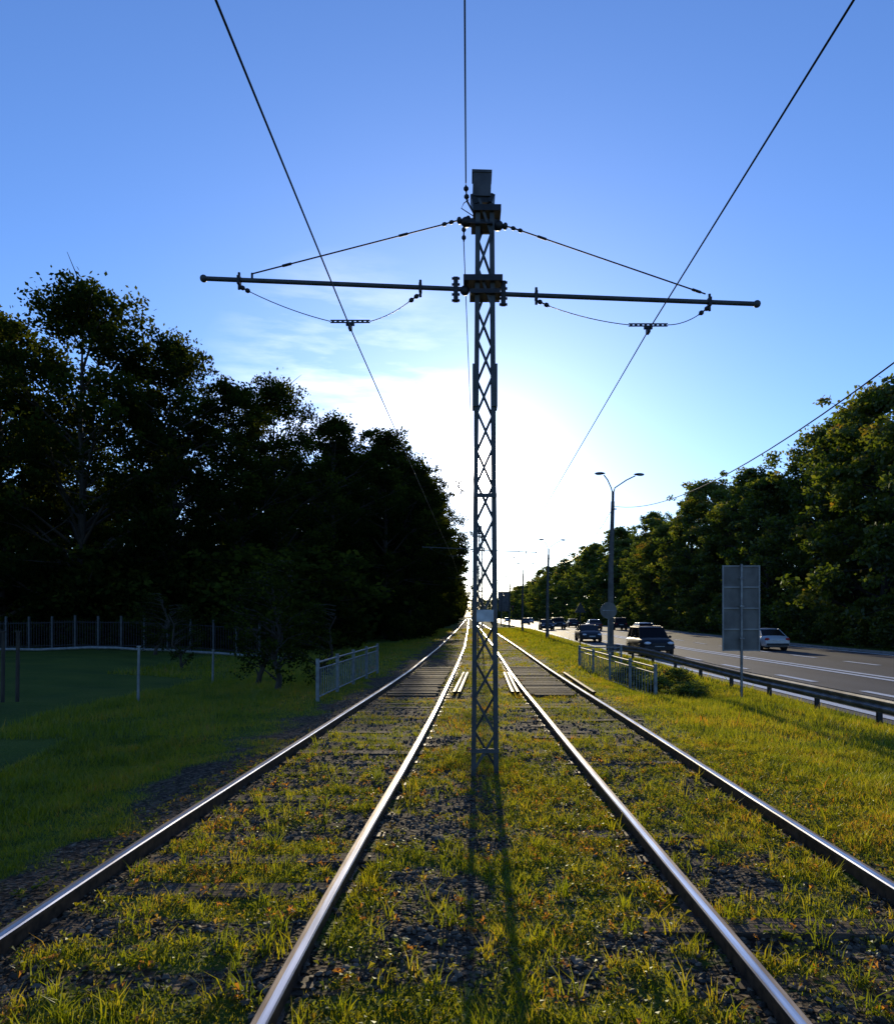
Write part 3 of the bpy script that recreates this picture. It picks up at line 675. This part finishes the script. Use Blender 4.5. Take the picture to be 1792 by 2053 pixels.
SUV = car_mesh('suv_body', Pb, suv=True); SD = car_mesh('sedan_body', Pg); SS = car_mesh('sedan_silver', Ps); SW = car_mesh('hatch_white', Pw, estate=True); SR = car_mesh('sedan_red', Pr); SG = car_mesh('estate_silver', Ps, estate=True)
def put(name, me, x, y, away): inst(name, me, (x, y, float(roadz(y)) + .0), 0 if away else math.pi)
put('suv_car', SUV, 10.4, 41.5, False); put('sedan_car', SD, 10.35, 62.5, False); put('estate_car', SG, 17.3, 72, True)
put('sedan_car', SS, 20.0, 49, True); put('sedan_car', SD, 10.6, 98, False); put('estate_car', SUV, 12.9, 104, False)
put('sedan_car', SR, 16.6, 96, True); put('hatchback_car', SW, 16.2, 190, True); put('sedan_car', SD, 17.3, 120, True); put('suv_car', SUV, 20.3, 98, True); put('sedan_car', SS, 12.6, 230, False); put('hatchback_car', SW, 16.4, 135, True)
put('sedan_car', SD, 12.7, 160, False)

# ------------------------------------------------------------------ light, sky
EL = math.radians(11.3); AZ = math.radians(.85)
Sd = Vector((math.sin(AZ) * math.cos(EL), math.cos(AZ) * math.cos(EL), math.sin(EL)))
sl = bpy.data.lights.new('sun', 'SUN'); sl.energy = 5; sl.angle = math.radians(.5); sl.color = (1, .84, .56)
so = bpy.data.objects.new('sun', sl); so.rotation_euler = Sd.to_track_quat('Z', 'Y').to_euler(); scene.collection.objects.link(so); so.location = (0, 0, 50)
w = bpy.data.worlds.new('World'); scene.world = w; w.use_nodes = True; n = w.node_tree.nodes; l = w.node_tree.links; n.clear()
sky = n.new('ShaderNodeTexSky'); sky.sky_type = 'NISHITA'; sky.sun_disc = False; sky.sun_elevation = EL; sky.sun_rotation = AZ
sky.air_density = 1.0; sky.dust_density = .22; sky.ozone_density = 3.0
hs = n.new('ShaderNodeMixRGB'); hs.blend_type = 'MULTIPLY'; hs.inputs[0].default_value = 1; hs.inputs[2].default_value = (1.12, 1.37, 1.95, 1); l.new(sky.outputs[0], hs.inputs[1])
tc = n.new('ShaderNodeTexCoord'); dt = n.new('ShaderNodeVectorMath'); dt.operation = 'DOT_PRODUCT'; dt.inputs[1].default_value = Sd
nm = n.new('ShaderNodeVectorMath'); nm.operation = 'NORMALIZE'; l.new(tc.outputs['Generated'], nm.inputs[0]); l.new(nm.outputs[0], dt.inputs[0])
mx = n.new('ShaderNodeMath'); mx.operation = 'MAXIMUM'; mx.inputs[1].default_value = 0; l.new(dt.outputs['Value'], mx.inputs[0])
def pw(e, a):
    p = n.new('ShaderNodeMath'); p.operation = 'POWER'; p.inputs[1].default_value = e; l.new(mx.outputs[0], p.inputs[0])
    q = n.new('ShaderNodeMath'); q.operation = 'MULTIPLY'; q.inputs[1].default_value = a; l.new(p.outputs[0], q.inputs[0]); return q
def ad(p, q):
    r = n.new('ShaderNodeMath'); r.operation = 'ADD'; l.new(p.outputs[0], r.inputs[0]); l.new(q.outputs[0], r.inputs[1]); return r
glow = ad(ad(pw(26, 1.3), pw(260, 5)), pw(2500, 80))
gc = n.new('ShaderNodeMixRGB'); gc.blend_type = 'MULTIPLY'; gc.inputs[0].default_value = 1; gc.inputs[2].default_value = (1.05, .94, .82, 1); l.new(glow.outputs[0], gc.inputs[1])
sm = n.new('ShaderNodeMixRGB'); sm.blend_type = 'ADD'; sm.inputs[0].default_value = 1; l.new(hs.outputs[0], sm.inputs[1]); l.new(gc.outputs[0], sm.inputs[2])
mp = n.new('ShaderNodeMapping'); mp.inputs['Scale'].default_value = (3.2, 3.2, 16); mp.inputs['Rotation'].default_value = (0, .12, 0); l.new(nm.outputs[0], mp.inputs[0])
cn = n.new('ShaderNodeTexNoise'); cn.inputs['Scale'].default_value = 1.6; cn.inputs['Detail'].default_value = 8; cn.inputs['Roughness'].default_value = .55; l.new(mp.outputs[0], cn.inputs['Vector'])
cr = ramp(n, [(.40, (0, 0, 0)), (.66, (1, 1, 1))]); l.new(cn.outputs[0], cr.inputs[0])
cd = Vector((-.16, 1, .28)).normalized(); d2 = n.new('ShaderNodeVectorMath'); d2.operation = 'DOT_PRODUCT'; d2.inputs[1].default_value = cd; l.new(nm.outputs[0], d2.inputs[0])
mr = n.new('ShaderNodeMapRange'); mr.inputs[1].default_value = .98; mr.inputs[2].default_value = .998; l.new(d2.outputs['Value'], mr.inputs[0])
cm = n.new('ShaderNodeMath'); cm.operation = 'MULTIPLY'; l.new(cr.outputs[0], cm.inputs[0]); l.new(mr.outputs[0], cm.inputs[1])
cl = n.new('ShaderNodeMixRGB'); cl.blend_type = 'ADD'; l.new(cm.outputs[0], cl.inputs[0]); l.new(sm.outputs[0], cl.inputs[1]); cl.inputs[2].default_value = (6, 5, 3.6, 1)
bg = n.new('ShaderNodeBackground'); bg.inputs['Strength'].default_value = .125; l.new(cl.outputs[0], bg.inputs[0])
ow = n.new('ShaderNodeOutputWorld'); l.new(bg.outputs[0], ow.inputs[0])

# ------------------------------------------------------------------ camera
cam = bpy.data.cameras.new('camera'); co = bpy.data.objects.new('camera', cam); scene.collection.objects.link(co); scene.camera = co
co.location = (0, 0, EYE); co.rotation_euler = (math.radians(90), 0, 0)
cam.lens = 36 * 1450 / 2053; cam.sensor_width = 36; cam.sensor_fit = 'AUTO'
cam.shift_y = 209 / 2053; cam.shift_x = -42 / 2053; cam.clip_end = 6000; cam.clip_start = .05
scene.view_settings.view_transform = 'Standard'; scene.view_settings.look = 'None'; scene.view_settings.exposure = 0
